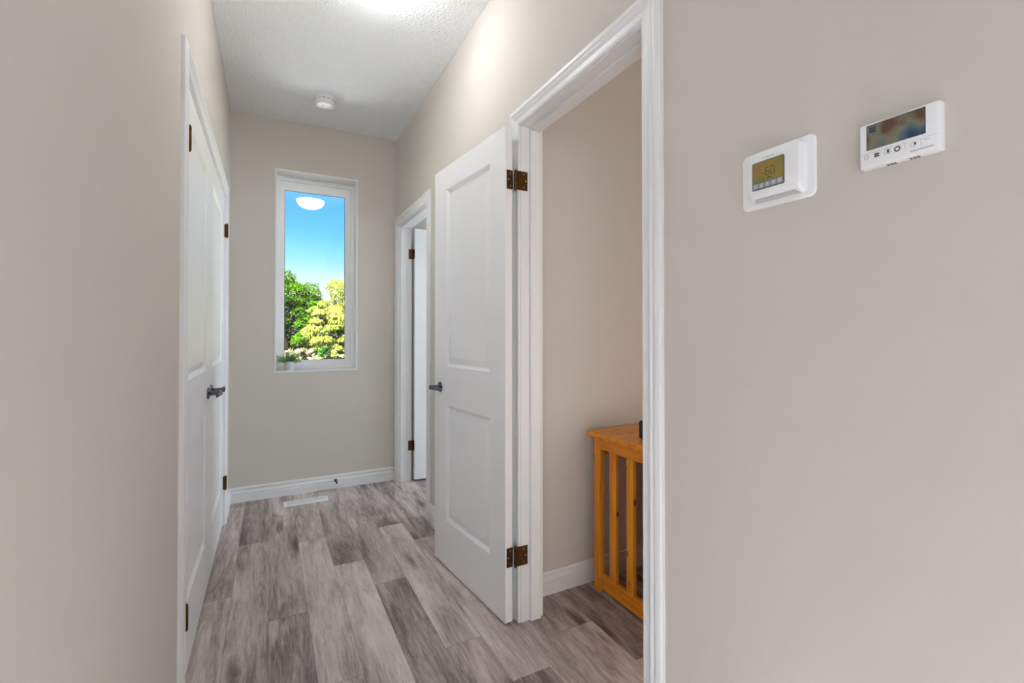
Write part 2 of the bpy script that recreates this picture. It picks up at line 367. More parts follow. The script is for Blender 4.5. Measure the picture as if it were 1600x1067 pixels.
casing('casing', 'trim', -1, XR, D1[0]-RV, D1[1]+RV, HEAD+RV, f1); casing('casing', 'trim', 1, XR+WT, D1[0]-RV, D1[1]+RV, HEAD+RV, f1)
jamb('trim', XR, XR+WT, D1[0], D1[1], f1, (XR+.040, XR+.088))
struct(f1, 'white moulded frame of the near doorway to the room with the pine table', 'door frame')
f2 = empty('trim_2')
casing('casing', 'trim', -1, XR, D2[0]-RV, D2[1]+RV, HEAD+RV, f2); casing('casing', 'trim', 1, XR+WT, D2[0]-RV, D2[1]+RV, HEAD+RV, f2)
jamb('trim', XR, XR+WT, D2[0], D2[1], f2, (XR+.012, XR+.060))
struct(f2, 'white moulded frame of the far doorway in the corner by the window wall', 'door frame')
f3 = empty('trim_3')
casing('casing', 'trim', 1, XL, DC[0]-RV, DC[1]+RV, HEAD+RV, f3)
b = MB().box(XL-.114, XL, DC[0]-JT, DC[0], 0, HEAD+JT).box(XL-.114, XL, DC[1], DC[1]+JT, 0, HEAD+JT).box(XL-.114, XL, DC[0], DC[1], HEAD, HEAD+JT)
b.build('jamb', 'trim', f3, bevel=.0015)
struct(f3, 'white moulded frame around the closet double doors on the left', 'door frame')

BASE = [(0, 0), (.0145, 0), (.0145, .050), (.0110, .0525), (.0110, .0555), (.0145, .059), (.0140, .066), (.0085, .0775), (.0065, .080), (.0065, .0835), (.0105, .0865), (.0110, .095), (.0075, .103), (0, .104)]
def baseboard(name, p0, p1, nx, ny, label):
    rings = [[(p[0]+nx*t, p[1]+ny*t, z) for t, z in BASE] for p in (p0, p1)]
    return struct(MB().strip(rings).build(name, 'trim'), label, 'baseboard')
baseboard('baseboard_back', (XL, YB), (XR-.017, YB), 0, -1, 'white moulded baseboard along the end wall under the window')
baseboard('baseboard_right', (XR, D1[1]+RV+CW), (XR, D2[0]-RV-CW), -1, 0, 'white baseboard on the right wall behind the open door')
baseboard('baseboard_near_right', (XR, -1.5), (XR, D1[0]-RV-CW), -1, 0, 'white baseboard on the right wall under the wall controls')
baseboard('baseboard_left', (XL, DC[1]+RV+CW), (XL, YB), 1, 0, 'white baseboard stub between closet frame and end wall')
baseboard('baseboard_near_left', (XL, .35), (XL, DC[0]-RV-CW), 1, 0, 'white baseboard on the left wall before the closet')
baseboard('baseboard_side_room', (XR+WT, RY), (4.1, RY), 0, -1, 'white baseboard in the side room behind the pine table')

# ------------------------------------------------------------------ doors
def leaf_mesh(wd, ht, t, stile=.124, bars=((.229, .807), (1.0, 1.893)), s2=None):
    """two-panel moulded door leaf: local x from the hinge edge, y=0 the visible face, y=-t the back"""
    mb = MB(); s2 = s2 or wd-.137
    def face(y, d):
        def q(*p): mb.add(p, [tuple(range(len(p)))])
        P = lambda x, z, dep=0: (x, y - d*dep, z)
        zs = [0] + [z for bb in bars for z in bb] + [ht]
        q(P(0, 0), P(stile, 0), P(stile, ht), P(0, ht)); q(P(s2, 0), P(wd, 0), P(wd, ht), P(s2, ht))
        for i in range(0, len(zs), 2): q(P(stile, zs[i]), P(s2, zs[i]), P(s2, zs[i+1]), P(stile, zs[i+1]))
        for z0, z1 in bars:
            loops = []
            for ins, dep in [(0, 0), (.002, .001), (.016, .0125), (.020, .0125), (.042, .0030), (.045, .0025)]:
                loops.append([P(stile+ins, z0+ins, dep), P(s2-ins, z0+ins, dep), P(s2-ins, z1-ins, dep), P(stile+ins, z1-ins, dep)])
            for a, b2 in zip(loops, loops[1:]):
                for i in range(4):
                    j = (i+1) % 4; q(a[i], a[j], b2[j], b2[i])
            q(*loops[-1])
    face(0, 1); face(-t, -1)
    for p in [[(0,0,0),(0,-t,0),(0,-t,ht),(0,0,ht)], [(wd,0,0),(wd,-t,0),(wd,-t,ht),(wd,0,ht)], [(0,0,0),(wd,0,0),(wd,-t,0),(0,-t,0)], [(0,0,ht),(wd,0,ht),(wd,-t,ht),(0,-t,ht)]]:
        mb.add(p, [(0, 1, 2, 3)])
    # weld
    key = {}; rem = []; nv = []
    for p in mb.v:
        k = tuple(round(c, 5) for c in p)
        if k not in key: key[k] = len(nv); nv.append(p)
        rem.append(key[k])
    mb.v = nv; mb.f = [tuple(rem[i] for i in f) for f in mb.f]
    return mb
def lever(parent, x, z, y, out, along):
    """lever set: rosette on the face at y, lever arm turned along the door (sign along)"""
    Mx = Matrix.Translation((x, y, z)) @ Matrix.Rotation(-R90*out, 4, 'X')
    r = MB().lathe([(.0265, 0), (.0265, .0035), (.025, .006), (.020, .0085), (.0125, .010), (.0105, .012), (.0105, .040), (.0115, .044), (.0115, .056), (.009, .059)], 36, Mx).build('door_handle', 'steel', parent, smooth=True)
    pts = [(x, y+out*.050, z), (x+along*.012, y+out*.052, z), (x+along*.045, y+out*.053, z+.001), (x+along*.085, y+out*.050, z), (x+along*.108, y+out*.045, z-.001), (x+along*.112, y+out*.043, z-.001)]
    MB().tube(pts, [(.008, .0115), (.007, .0115), (.0055, .0105), (.0050, .0098), (.0045, .0090), (.002, .005)], 16).build('lever', 'steel', r, smooth=True)
    return r
def hinge(parent, pin, z, leaves, hh=.078, rad=.0062):
    """leaves: boxes (x0,x1,y0,y1) in the door's local frame"""
    b = MB()
    kn = MB()
    for i in range(5):
        z0 = z - hh/2 + i*hh/5; kn.lathe([(rad*.9, z0+.0004), (rad, z0+.001), (rad, z0+hh/5-.001), (rad*.9, z0+hh/5-.0004)], 16, Matrix.Translation((pin[0], pin[1], 0)))
    kn.lathe([(rad*.55, z-hh/2-.005), (rad*.8, z-hh/2-.002), (rad*.8, z-hh/2), (rad*.5, z-hh/2), (rad*.5, z+hh/2), (rad*.8, z+hh/2), (rad*.8, z+hh/2+.002), (rad*.55, z+hh/2+.005)], 14, Matrix.Translation((pin[0], pin[1], 0)))
    h = kn.build('hinge', 'bronze', parent, smooth=True)
    for (x0, x1, y0, y1) in leaves:
        MB().box(x0, x1, y0, y1, z-hh/2, z+hh/2).build('hinge_plate', 'bronze', h, bevel=.0008)
        # three screw heads on each plate
        s = MB(); thin_x = abs(x1-x0) < abs(y1-y0)
        for k, zz in enumerate((-.026, 0, .026)):
            if thin_x:
                yc = (y0+y1)/2 + (.006 if k == 1 else -.003); side = min(x0, x1)
                s.lathe([(.0042, 0), (.0042, .0006), (.0025, .0011)], 10, Matrix.Translation((side, yc, z+zz)) @ Matrix.Rotation(-R90, 4, 'Y'))
        if s.v: s.build('screws', 'gasket', h)
    return h

A = Vector((.8419, 1.653)); Bp = Vector((.7741, 2.341)); ang = math.atan2(Bp.y-A.y, Bp.x-A.x)
d3 = empty('door_3', (A.x, A.y, .012), ang)
DWD = (Bp-A).length
leaf_mesh(DWD, 2.008, .035, s2=.553).build('door_leaf', 'door', d3, bevel=.0012, segs=1)
lever(d3, .622, .891, 0, 1, -1); lever(d3, .622, .891, -.035, -1, -1)
# jamb plates lie on the jamb face, given in hall coordinates through the door's own frame
Rm = Matrix.Rotation(-ang, 2)
def loc2(x, y): return Rm @ Vector((x-A.x, y-A.y))
pin = loc2(.8865, 1.6485)
for zc in (1.792, .260):
    h = hinge(d3, pin, zc, [(-.0022, 0, -.0345, -.006)])
    jb = MB().box(.893, .941, D1[1]-.0026, D1[1], zc+.012-.039, zc+.012+.039)
    s = MB()
    for k, zz in enumerate((-.026, 0, .026)):
        s.lathe([(.0042, 0), (.0042, .0006), (.0025, .0011)], 10, Matrix.Translation((.926 + (.006 if k == 1 else -.004), D1[1]-.0026, zc+.012+zz)) @ Matrix.Rotation(R90, 4, 'X'))
    inv = Matrix.Translation((A.x, A.y, .012)) @ Matrix.Rotation(ang, 4, 'Z'); inv = inv.inverted()
    for q, nm, mm in ((jb, 'hinge_plate', 'bronze'), (s, 'screws', 'gasket')):
        q.v = [tuple(inv @ Vector(p)) for p in q.v]
        q.build(nm, mm, h, bevel=.0008 if nm == 'hinge_plate' else 0)
tag(d3, 'white two-panel door swung wide open against the right wall', 'door', kind='structure')

# closet double doors on the left wall (closed, faces flush with the wall)
def closet_leaf(name, hinge_y, direction, label):
    """direction +1: hinge at the near side, leaf runs away from the camera"""
    wd = .757
    rz = R90 if direction > 0 else -R90
    d = empty(name, (XL-.002, hinge_y, .012), rz)
    m = leaf_mesh(wd, 2.008, .035, stile=.130, s2=wd-.130)
    if direction > 0:      # local y points to -X there, so mirror so that the moulded face looks into the hall
        m.v = [(x, -y, z) for x, y, z in m.v]
    m.build('door_leaf', 'door', d, bevel=.0012, segs=1)
    out = -1 if direction > 0 else 1
    lever(d, wd-.062, .893, 0, out, -1)
    for zc in (1.800, .250):
        hinge(d, (-.0015, out*.0135), zc, [(-.0025, -.0005, out*.0002, out*.010)], rad=.0075)
    return tag(d, label, 'door', kind='structure')
closet_leaf('door_1', DC[0]+.002, 1, 'nearer white closet door, hinged on the side closest to the camera')
closet_leaf('door_2', DC[1]-.002, -1, 'farther white closet door, hinged beside the window wall')

# far right door, opened into its room at a right angle
d4 = empty('door_4', (XR+WT+.016, D2[1]-.004, .014), math.radians(-1.0))
m = leaf_mesh(.755, 2.005, .035); m.v = [(x+.004, y-.006, z) for x, y, z in m.v]
m.build('door_leaf', 'door', d4, bevel=.0012, segs=1)
lever(d4, .69, .891, -.041, -1, -1)
for zc in (1.804, .266):
    h = hinge(d4, (-.002, -.004), zc, [(-.036, -.004, .0012, .0038), (.001, .0038, -.036, -.008)])
tag(d4, 'white door standing open inside the far corner room', 'door', kind='structure')

# ------------------------------------------------------------------ window
wn = empty('window_1')
LT = .012
x0, x1, z0, z1 = WX[0]+LT, WX[1]-LT, WZ[0]+LT, WZ[1]-LT
def ring(mb, x0, x1, z0, z1, wl, wr, wb, wt, y0, y1):
    o = [(x0, z0), (x1, z0), (x1, z1), (x0, z1)]; i_ = [(x0+wl, z0+wb), (x1-wr, z0+wb), (x1-wr, z1-wt), (x0+wl, z1-wt)]
    v = [(x, y, z) for q, y in ((o, y0), (i_, y0), (i_, y1), (o, y1)) for x, z in q]
    return mb.add(v, [(a*4+k, a*4+(k+1) % 4, ((a+1) % 4)*4+(k+1) % 4, ((a+1) % 4)*4+k) for a in range(4) for k in range(4)])
F0 = YB+.118
ring(MB(), WX[0], WX[1], WZ[0], WZ[1], LT, LT, LT, LT, YB-.003, YB+.16).build('window_liner', 'trim', wn, bevel=.0015)
ring(MB(), x0, x1, z0, z1, .020, .022, .024, .034, F0, F0+.040).build('window_frame', 'vinyl', wn, bevel=.003)
ring(MB(), x0+.020, x1-.022, z0+.024, z1-.034, .0345, .043, .046, .067, F0+.016, F0+.037).build('sash', 'vinyl', wn, bevel=.004)
gx0, gx1, gz0, gz1 = x0+.0545, x1-.065, z0+.070, z1-.101
ring(MB(), gx0-.001, gx1+.001, gz0-.001, gz1+.001, .004, .004, .004, .004, F0+.024, F0+.030).build('glazing_gasket', 'gasket', wn)
MB().box(gx0-.004, gx1+.004, F0+.030, F0+.034, gz0-.004, gz1+.004).build('glass_pane', 'glass', wn)
struct(wn, 'tall narrow white framed window at the end of the hallway', 'window')

# ------------------------------------------------------------------ ceiling lamp, smoke detector
lp = empty('ceiling_lamp', (.415, 1.985, H))
MB().lathe([(.165, 0), (.168, -.006), (.166, -.016), (.158, -.024), (.150, -.026)], 56).build('lamp_base', 'plastic', lp, smooth=True)
prof = [(.150, -.026)] + [(.150*math.cos(a), -.026-.095*math.sin(a)) for a in [math.radians(t) for t in range(8, 90, 8)]] + [(.004, -.121)]
MB().lathe(prof, 56).build('lamp_shade', 'dome', lp, smooth=True)
MB().lathe([(.006, -.119), (.011, -.123), (.010, -.130), (.004, -.135)], 20).build('finial', 'plastic', lp, smooth=True)
tag(lp, 'round white dome ceiling lamp, lit, at the top edge of the view', 'lamp')

sd = empty('smoke_detector', (.322, 3.275, H))
MB().lathe([(.069, 0), (.069, -.008), (.067, -.010)], 48).build('mounting_plate', 'plastic', sd, smooth=True)
MB().lathe([(.063, -.009), (.0665, -.011), (.0670, -.016), (.0662, -.033), (.0640, -.040), (.0540, -.050), (.048, -.0535), (.030, -.0545)], 48).build('detector_body', 'plastic', sd, smooth=True)
vb = MB()
for i in range(14):
    a = 2*math.pi*i/14; Mx = Matrix.Rotation(a, 4, 'Z')
    for zz in (-.0195, -.0265):
        vb.add([Mx @ Vector(p) for p in [(.0672, -.011, zz), (.0672, .011, zz), (.0672, .011, zz-.0030), (.0672, -.011, zz-.0030), (.060, -.011, zz), (.060, .011, zz), (.060, .011, zz-.0030), (.060, -.011, zz-.0030)]],
               [(0,1,2,3), (4,5,6,7), (0,1,5,4), (2,3,7,6), (0,3,7,4), (1,2,6,5)])
vb.build('vent_slots', 'grey_plastic', sd)
MB().lathe([(.021, -.0540), (.021, -.0555), (.0195, -.058), (.010, -.0595)], 32).build('test_button', 'plastic', sd, smooth=True)
MB().lathe([(.0245, -.0537), (.0245, -.0553), (.0215, -.0553), (.0215, -.0537)], 32).build('button_groove', 'grey_plastic', sd)
MB().box(.034, .042, -.004, -.001, -.0555, -.0525).build('indicator', 'grey_plastic', sd)
tag(sd, 'round white smoke detector on the ceiling in front of the window wall', 'smoke detector')

# ------------------------------------------------------------------ floor register and door stop
fv = empty('floor_vent', (.2345, 3.538, 0))
b = MB(); L2, W2 = .1425, .051
ring_pts = [(L2, W2, 0), (L2, W2, .0025), (L2-.006, W2-.006, .0055), (L2-.016, W2-.016, .0055), (L2-.016, W2-.016, .001)]
loops = [[(sx*a, sy*c, z) for sx, sy in ((-1, -1), (1, -1), (1, 1), (-1, 1))] for a, c, z in ring_pts]
for a, c in zip(loops, loops[1:]):
    for i in range(4):
        j = (i+1) % 4; b.add([a[i], a[j], c[j], c[i]], [(0, 1, 2, 3)])
b.build('vent_frame', 'plastic', fv)
lv = MB()
for i in range(34):
    x = -L2+.018 + i*(2*L2-.036)/33
    for y in (-.0175, .0175): lv.box(x-.0019, x+.0019, y-.0165, y+.0165, .0008, .0050)
lv.box(-L2+.016, L2-.016, -.002, .002, .0008, .0052)
lv.build('louvres', 'plastic', fv)
MB().box(-L2+.012, L2-.012, -W2+.012, W2-.012, .0002, .0012).build('damper', 'grey_vent', fv)
tag(fv, 'white slotted floor vent set in the planks below the window', 'floor vent')
ds = empty('door_stop', (.452, YB-.0115, .062))
MB().lathe([(.0125, 0), (.0125, .002), (.009, .005), (.0045, .007)], 24, Matrix.Rotation(R90, 4, 'X')).build('stop_base', 'steel', ds, smooth=True)
MB().tube([(0, -.006, 0), (0, -.03, 0), (0, -.058, 0)], .0042, 12).build('stop_rod', 'steel', ds, smooth=True)
MB().lathe([(.006, .055), (.0075, .057), (.0075, .066), (.0055, .069)], 16, Matrix.Rotation(R90, 4, 'X')).build('rubber_tip', 'rubber', ds, smooth=True)['label'] = 'black rubber tip'
tag(ds, 'small metal door stop with black tip on the baseboard under the window', 'door stop')

# ------------------------------------------------------------------ wall controls (local: x = along the wall to the right, y = out of the wall, z up)
def rrect(w, h, r, n=6):
    pts = []
    for cx, cz, a0 in ((w/2-r, h/2-r, 0), (-w/2+r, h/2-r, 90), (-w/2+r, -h/2+r, 180), (w/2-r, -h/2+r, 270)):
        for i in range(n+1):
            a = math.radians(a0 + 90*i/n); pts.append((cx+r*math.cos(a), cz+r*math.sin(a)))
    return pts
def slab(prof, cx=0, cz=0):
    """prof: (w, h, r, y, dx, dz) loops from the wall outwards"""
    rings = []
    for (w, h, r, y, *o) in prof:
        dx, dz = (o + [0, 0])[:2]; rings.append([(cx+dx+px, y, cz+dz+pz) for px, pz in rrect(w, h, r)])
    return MB().strip(rings)
def plate(mb, cx, cz, w, h, y0, y1): return mb.box(cx-w/2, cx+w/2, y0, y1, cz-h/2, cz+h/2)
SEG = {'0': 'abcdef', '6': 'acdefg', '8': 'abcdefg', '4': 'bcfg', '5': 'acdfg'}
def digit(mb, ch, x, z, w, h, t, y0, y1):
    S_ = {'a': (x, z+h/2, w-t, t), 'd': (x, z-h/2, w-t, t), 'g': (x, z, w-t, t), 'f': (x-w/2, z+h/4, t, h/2-t*.6), 'b': (x+w/2, z+h/4, t, h/2-t*.6), 'e': (x-w/2, z-h/4, t, h/2-t*.6), 'c': (x+w/2, z-h/4, t, h/2-t*.6)}
    for s in SEG[ch]: plate(mb, *S_[s][:2], S_[s][2], S_[s][3], y0, y1)

# thermostat with a large back plate; -90 deg: local x -> -Y, local y -> ... mirrored so that +y leaves the wall
th = empty('thermostat', (XR, .570, 1.4965)); th.rotation_euler = (0, 0, R90); th.scale = (1, 1, 1)
# with this rotation local x -> +Y, local y -> -X (into the hall), so "right in the picture" is local -x
def mir(mb): mb.v = [(-x, y, z) for x, y, z in mb.v]; return mb
mir(slab([(.150, .119, .012, 0), (.150, .119, .012, .003), (.147, .116, .012, .0055), (.143, .112, .012, .006)])).build('back_plate', 'plastic', th, smooth=True)
bx, bz = .006, -.0005
mir(slab([(.108, .099, .008, .005), (.107, .099, .008, .011), (.1055, .094, .008, .021, 0, .0025), (.101, .085, .008, .0265, 0, .0060)], bx, bz)).build('body', 'plastic', th, smooth=True)
mir(MB().add([(bx+sx_*w_, y, bz+z) for y, z, w_ in ((.0115, -.0503, .046), (.0222, -.0440, .041), (.0215, -.0425, .041), (.0108, -.0490, .046)) for sx_ in (-1, 1)], [(0, 1, 3, 2), (2, 3, 5, 4), (4, 5, 7, 6), (6, 7, 1, 0), (0, 2, 4, 6), (1, 7, 5, 3)])).build('underside_grille', 'grey_vent', th)
sx, sz = -.0035, .0010
mir(slab([(.0665, .0565, .003, .026), (.0665, .0565, .003, .0283)], sx, sz)).build('screen_bezel', 'gasket', th)
mir(plate(MB(), sx, sz+.0062, .0630, .0405, .027, .0287)).build('display', 'lcd_yellow', th)['label'] = 'amber green display reading 60'
k = MB(); digit(k, '6', sx-.0005, sz+.005, .0075, .015, .0013, .0287, .0289); digit(k, '0', sx+.0105, sz+.005, .0075, .015, .0013, .0287, .0289)
plate(k, sx-.009, sz+.003, .003, .0012, .0287, .0289); plate(k, sx+.0035, sz-.0085, .008, .0018, .0287, .0289); plate(k, sx-.009, sz-.0085, .004, .0014, .0287, .0289)
mir(k).build('digits', 'lcd_ink', th)
bt = MB()
for i in range(5): plate(bt, sx-.0252+i*.0126, sz-.0208, .0110, .0105, .027, .0292)
mir(bt).build('buttons', 'grey_plastic', th)
ic = MB()
for i in range(5): plate(ic, sx-.0252+i*.0126, sz-.0208, .004, .005, .0292, .0294)
mir(ic).build('button_marks', 'grey_vent', th)
tx = MB()
for i in range(9): plate(tx, sx-.010+i*.0027, sz+.0345, .0019, .0016, .0275, .0278)
mir(tx).build('lettering', 'pale_ink', th)
tag(th, 'white wall thermostat on a wide back plate with amber display, left of two controls', 'thermostat')

hc = empty('ventilation_control', (XR, .3615, 1.4915)); hc.rotation_euler = (0, 0, R90); hc.scale = (.935, 1, .97)
mir(slab([(.112, .074, .002, 0), (.1145, .0775, .003, .004), (.1145, .0775, .003, .016), (.1125, .0755, .004, .019), (.108, .071, .004, .020)])).build('body', 'plastic', hc, smooth=True)
sx, sz = -.0035, .0135
mir(plate(MB(), sx, sz, .0845, .0425, .0190, .0204)).build('screen_bezel', 'black', hc)
mir(plate(MB(), sx, sz-.0003, .0825, .0405, .0195, .0207)).build('display', 'lcd_iridescent', hc)['label'] = 'dark iridescent display'
def fan(mb, cx, cz, r, y0, y1):
    for q in range(4):
        a = math.radians(45+90*q); px, pz = cx+r*.55*math.cos(a), cz+r*.55*math.sin(a)
        mb.strip([[(px + r*.42*math.cos(2*math.pi*i/10)*(1.15 if True else 1), y, pz + r*.36*math.sin(2*math.pi*i/10)) for i in range(10)] for y in (y0, y1)])
def annulus(mb, cx, cz, ro, ri, y0, y1, n=20):
    for i in range(n):
        a, c = 2*math.pi*i/n, 2*math.pi*(i+1)/n
        P = lambda r, t, y: (cx+r*math.cos(t), y, cz+r*math.sin(t))
        mb.add([P(ri, a, y0), P(ro, a, y0), P(ro, c, y0), P(ri, c, y0), P(ri, a, y1), P(ro, a, y1), P(ro, c, y1), P(ri, c, y1)], [(0,1,2,3), (4,5,6,7), (1,2,6,5), (0,3,7,4)])
k = MB(); fan(k, sx-.033, sz+.012, .0058, .0207, .0209); mir(k).build('fan_symbol', 'lcd_ink', hc); k = MB()
for i, ch in enumerate('46'): digit(k, ch, sx+.006+i*.008, sz+.008, .0052, .009, .001, .0207, .0209)
mir(k).build('digits', 'lcd_ink', hc)
ln = MB(); zb = -.0225
plate(ln, 0, -.0135, .108, .0004, .0200, .0202)
for i in range(1, 5): plate(ln, -.0540+i*.0216, -.0195, .0004, .0115, .0200, .0202)
mir(ln).build('button_lines', 'pale_ink', hc)
ik = MB(); fan(ik, -.0322+.002, -.0195, .0046, .0200, .0203); annulus(ik, .0, -.0195, .0046, .0028, .0200, .0203)
ik.add([], []); plate(ik, -.0135, -.0185, .0030, .0050, .0200, .0203); plate(ik, .0245, -.0190, .0026, .0040, .0200, .0203)
mir(ik).build('icons', 'ink', hc)
for cx_, cz_, ro_, ri_ in ((-.0465, -.0195, .0036, .0029), (.0215, -.0195, .0036, .0030), (-.0150, -.0190, .0045, .0039)):
    pk = MB(); annulus(pk, cx_, cz_, ro_, ri_, .0200, .0203); mir(pk).build('button_ring', 'pale_ink', hc)
mir(plate(MB(), .0400, -.0175, .0075, .0009, .0200, .0203)).build('button_dash', 'pale_ink', hc)
pk = MB()
for i in range(10): plate(pk, .0195+i*.0031, -.0305, .0022, .0022, .0200, .0203)
mir(pk).build('maker_lettering', 'pale_ink', hc); pk = MB()
for i in range(14): plate(pk, -.022+i*.0028, .0362, .0018, .0012, .0197, .0201)
mir(pk).build('top_lettering', 'pale_ink', hc)
sl = MB()
for c0 in (-.013, .020):
    for i in range(3): plate(sl, c0-.005+i*.005, 0, .0036, .0006, .006, .013)
sl.v = [(x, y, z-.0388) for x, y, z in sl.v]
mir(sl).build('underside_slots', 'ink', hc)
tag(hc, 'white ventilation control with wide dark display and row of buttons, right of two controls', 'wall control')

# ------------------------------------------------------------------ pine table in the side room
pt = empty('pine_table', (1.334, 1.43, 0))
def tb(name, m, x0, x1, y0, y1, z0, z1, bev=.003): return MB().box(x0-1.334, x1-1.334, y0-1.43, y1-1.43, z0, z1).build(name, m, pt, bevel=bev)
tb('table_top', 'pine_x', 1.314, 2.36, 1.115, 1.742, .700, .726, .009)
for X in (1.334, 2.318):
    for (y0, y1) in ((1.668, 1.7135), (1.1465, 1.192)): tb('leg', 'pine_z', X, X+.024, y0, y1, 0, .700)
    tb('end_rail', 'pine_y', X+.001, X+.023, 1.192, 1.668, .650, .700); tb('end_rail', 'pine_y', X+.001, X+.023, 1.192, 1.668, .022, .087)
    for y0 in (1.5665, 1.4570, 1.3475, 1.2500): tb('slat', 'pine_z', X+.002, X+.022, y0, y0+.041, .087, .650, .002)
tb('front_light_block', 'pine_x', 1.358, 2.318, 1.150, 1.168, .03, .700); tb('end_light_block', 'pine_z', 2.300, 2.316, 1.192, 1.668, .03, .690)  # added unseen boards that darken the space behind the slats
tb('back_rail', 'pine_x', 1.358, 2.318, 1.690, 1.712, .620, .700)
tag(pt, 'orange pine table with slatted ends, seen through the near doorway', 'table')
sc = empty('black_case', (1.441, 1.475, .726))
sb = MB().strip([[(px*.999, y, pz+.0395) for px, pz in rrect(.074-i_, .076-i_, .010)] for y, i_ in ((-.020, .006), (-.017, 0), (.017, 0), (.020, .006))])
sb.build('case_body', 'black', sc, smooth=True)
MB().box(-.022, .022, -.014, .014, 0, .003).build('case_foot', 'rubber', sc)
tag(sc, 'black rounded upright object on the pine table, mostly behind the door casing', 'case')

# ------------------------------------------------------------------ potted plant on the window sill
pp = empty('potted_plant', (.1345, YB+.054, WZ[0]+LT))
MB().lathe([(.027, 0), (.029, .001), (.0325, .030), (.0345, .060), (.0345, .066), (.0315, .066), (.0305, .056), (.002, .056)], 36).build('pot', 'pot', pp, smooth=True)
MB().lathe([(.0300, .054), (.0300, .057), (.010, .060)], 20).build('soil', 'soil', pp)
def foliage_plant():
    mb = MB(); rnd = random.Random(3)
    for s in range(170):
        a = rnd.uniform(0, 2*math.pi); tilt = rnd.uniform(.05, 1.30); ln = rnd.uniform(.050, .100)*(1-.18*abs(tilt-.8))
        if math.sin(a) > .2: ln *= .62
        d = Vector((math.cos(a)*math.sin(tilt), math.sin(a)*math.sin(tilt)*.55, math.cos(tilt)*.95)).normalized()
        p = Vector((math.cos(a)*.014, math.sin(a)*.012, .056)); pts = [p + d*ln*t + Vector((0, 0, -.018*t*t*math.sin(tilt))) for t in (0, .35, .7, 1)]
        mb.tube(pts, [.0011, .0009, .0007, .0004], 5)
        for i in range(24):
            t = .12 + .88*i/23; q = p + d*ln*t + Vector((0, 0, -.018*t*t*math.sin(tilt))); b = rnd.uniform(0, 6.28)
            u = d.cross(Vector((0, 0, 1))) if abs(d.z) < .95 else Vector((1, 0, 0)); u.normalize(); v = d.cross(u)
            o = (u*math.cos(b) + v*math.sin(b) + d*.7).normalized(); l2 = rnd.uniform(.010, .018); side = o.cross(d).normalized()*.0020
            mb.add([q, q+o*l2*.5+side, q+o*l2, q+o*l2*.5-side], [(0, 1, 2, 3)])
    return mb
foliage_plant().build('foliage', 'sage', pp)
tag(pp, 'small bushy green plant in a pale grey pot on the window sill', 'potted plant')

# ------------------------------------------------------------------ garden beyond the window
GZ = -.75
struct(MB().box(-70, 90, YB+.20, 160, GZ-.2, GZ).build('ground', 'meadow'), 'bright sunlit meadow outside the window', 'meadow')
def crown(mb, blobs, n, leaf, rnd, droop=0.0, elong=1.0):
    vols = [b[3]*b[4]*b[5] for b in blobs]; wts = [v**.67 for v in vols]
    for _ in range(n):
        b = rnd.choices(blobs, wts)[0]
        while True:
            p = Vector((rnd.gauss(0, 1), rnd.gauss(0, 1), rnd.gauss(0, 1)))
            if p.length > .01: break
        p.normalize()
        if p.z < -.35 and rnd.random() < .55: p.z = -p.z
        r = rnd.uniform(.72, 1.05); lum = 1 + .16*math.sin(p.x*7+b[0]*3)*math.sin(p.z*8+b[2]*5)
        q = Vector((b[0]+p.x*b[3]*r*lum, b[1]+p.y*b[4]*r*lum, b[2]+p.z*b[5]*r*lum))
        nrm = (p + Vector((rnd.gauss(0, .55), rnd.gauss(0, .55), rnd.gauss(0, .55)+.25))).normalized()
        s = leaf*rnd.uniform(.6, 1.3); u = nrm.cross(Vector((rnd.gauss(0, 1), rnd.gauss(0, 1), rnd.gauss(0, 1)))).normalized()
        if droop: u = (u*.35 + Vector((p.x*.3, p.y*.3, -droop))).normalized(); nrm = (nrm - u*nrm.dot(u)).normalized()
        v = nrm.cross(u); L_ = s*elong
        mb.add([q-u*L_*.5, q+v*s*.38, q+u*L_*.5, q-v*s*.38], [(0, 1, 2, 3)])
def clump(cx, cy, cz, rx, ry, rz, n, rnd, sub=.42):
    """a crown as many small leaf clumps on an ellipsoid"""
    out = []
    for _ in range(n):
        p = Vector((rnd.gauss(0, 1), rnd.gauss(0, 1)*.9-.15, rnd.gauss(0, 1))).normalized(); k = rnd.uniform(.55, .92); f = rnd.uniform(.7, 1.2)*sub
        m_ = min(rx, rz)
        out.append((cx+p.x*rx*k, cy+p.y*ry*k, cz+p.z*rz*k, m_*f*1.15, m_*f, m_*f*.75))
    return out
def tree(name, label, m, blobs, n, leaf, base, trunk_r, branches, group=None, **kw):
    rnd = random.Random(hash(label) % 1000 if False else len(label)*7+n)
    t = empty(name, base); mb = MB(); crown(mb, blobs, n, leaf, rnd, **kw)
    mb.v = [(x-base[0], y-base[1], z-base[2]) for x, y, z in mb.v]
    mb.build('foliage', m, t)
    tr = MB(); tr.tube([(0, 0, -.1), (.05, 0, branches*.5), (-.03, .05, branches)], [trunk_r*1.2, trunk_r, trunk_r*.8], 10)
    for i in range(5):
        a = i*1.26; bl = blobs[(i*7) % len(blobs)]; e = Vector((bl[0]-base[0], bl[1]-base[1], bl[2]-base[2]))
        s_ = Vector((-.03, .05, branches*.95)); tr.tube([s_, s_.lerp(e, .55)+Vector((0, 0, .25)), e], [trunk_r*.6, trunk_r*.4, trunk_r*.12], 8)
    tr.build('trunk', 'bark', t, smooth=True)
    return tag(t, label, 'tree' if not any(w_ in name for w_ in ('bush', 'shrub', 'hedge')) else 'shrub')
rn = random.Random(21)
bl = clump(.9, 46.7, 3.9, 3.4, 3.0, 3.0, 60, rn, .31) + clump(3.1, 46.2, 2.7, 1.9, 2.2, 2.2, 30, rn, .38) + clump(1.2, 46.0, 1.6, 2.6, 2.4, 1.2, 12, rn, .5)
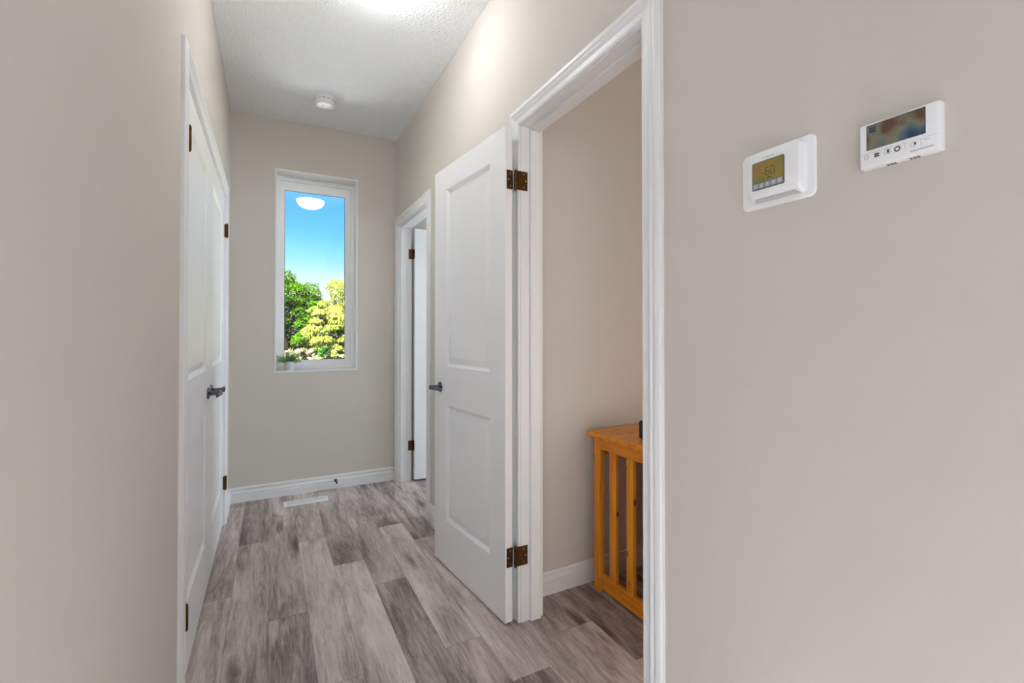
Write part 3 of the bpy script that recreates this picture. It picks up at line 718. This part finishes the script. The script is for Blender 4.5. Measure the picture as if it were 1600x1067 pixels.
tree('leafy_tree', 'dark green leafy tree on the left outside the window', 'maple', bl, 56000, .13, (1.2, 46.7, GZ), .30, 2.2)
bl = clump(6.15, 42.5, 4.2, 1.75, 1.7, 1.9, 22, rn, .42) + clump(6.4, 42.5, 2.4, 2.0, 1.7, 1.6, 16, rn, .5)
tree('willow_tree', 'tall rounded yellow green willow top on the right, behind the drooping one', 'willow', bl, 24000, .08, (6.4, 42.5, GZ), .25, 2.6, droop=.9, elong=2.1)
bl = clump(3.95, 38.2, 2.3, 1.35, 1.3, 1.3, 32, rn, .32) + clump(4.8, 37.8, 1.7, 1.2, 1.2, 1.4, 26, rn, .34) + clump(3.3, 38.6, 1.4, .8, .9, 1.0, 9, rn, .5) + clump(2.95, 39.0, 2.95, .42, .4, .3, 4, rn, .6) + clump(4.4, 37.6, .5, 1.5, 1.0, .8, 12, rn, .5)
tree('willow_tree', 'drooping pale yellow willow in front, filling the right of the window', 'willow', bl, 46000, .065, (4.1, 38.2, GZ), .22, 1.8, droop=.9, elong=2.6)
bl = clump(2.65, 42.0, .7, .9, .8, .9, 10, rn, .5)
tree('leafy_bush', 'dark green bush between leafy tree and drooping willow', 'maple', bl, 5000, .11, (2.65, 42.0, GZ), .06, .6)
bl = clump(1.5, 33.0, -.2, 1.0, .7, .45, 12, rn, .5) + clump(2.35, 33.3, -.4, .5, .5, .3, 6, rn, .55)
tree('flowering_shrub', 'cream flowering shrub below the leafy tree outside the window', 'cream_shrub', bl, 9000, .06, (1.7, 33.0, GZ), .04, .4)
bl = [q for i in range(11) for q in clump(-6+i*2.1, 50.5, .5+.3*math.sin(i*2.3), 1.5, .8, 1.4, 5, rn, .6)]
tree('hedge_row', 'dark hedge behind the trees, filling the gaps under their crowns', 'hedge', bl, 22000, .16, (4.5, 50.5, GZ), .06, .6)  # added behind the trees; its dark leaves replace shade under the crowns
bl = clump(3.28, 33.4, -.05, .32, .3, .42, 7, rn, .6)
tree('round_bush', 'small fresh green bush at the foot of the willows', 'bush', bl, 2600, .07, (3.28, 33.4, GZ), .03, .3)
bl = clump(4.3, 34.3, -.2, .65, .5, .35, 8, rn, .5)
tree('low_shrub', 'low yellow green shrub right of the small fresh green bush', 'willow', bl, 3000, .07, (4.3, 34.3, GZ), .03, .3)
struct(MB().box(-14, 18, YB+3.1, YB+4.75, GZ, GZ+.03).build('reflector', 'reflector_mat'), 'pale strip added outside to bounce sun onto the hallway ceiling', 'reflector')  # added unseen strip, bounces sunlight up through the window to the ceiling
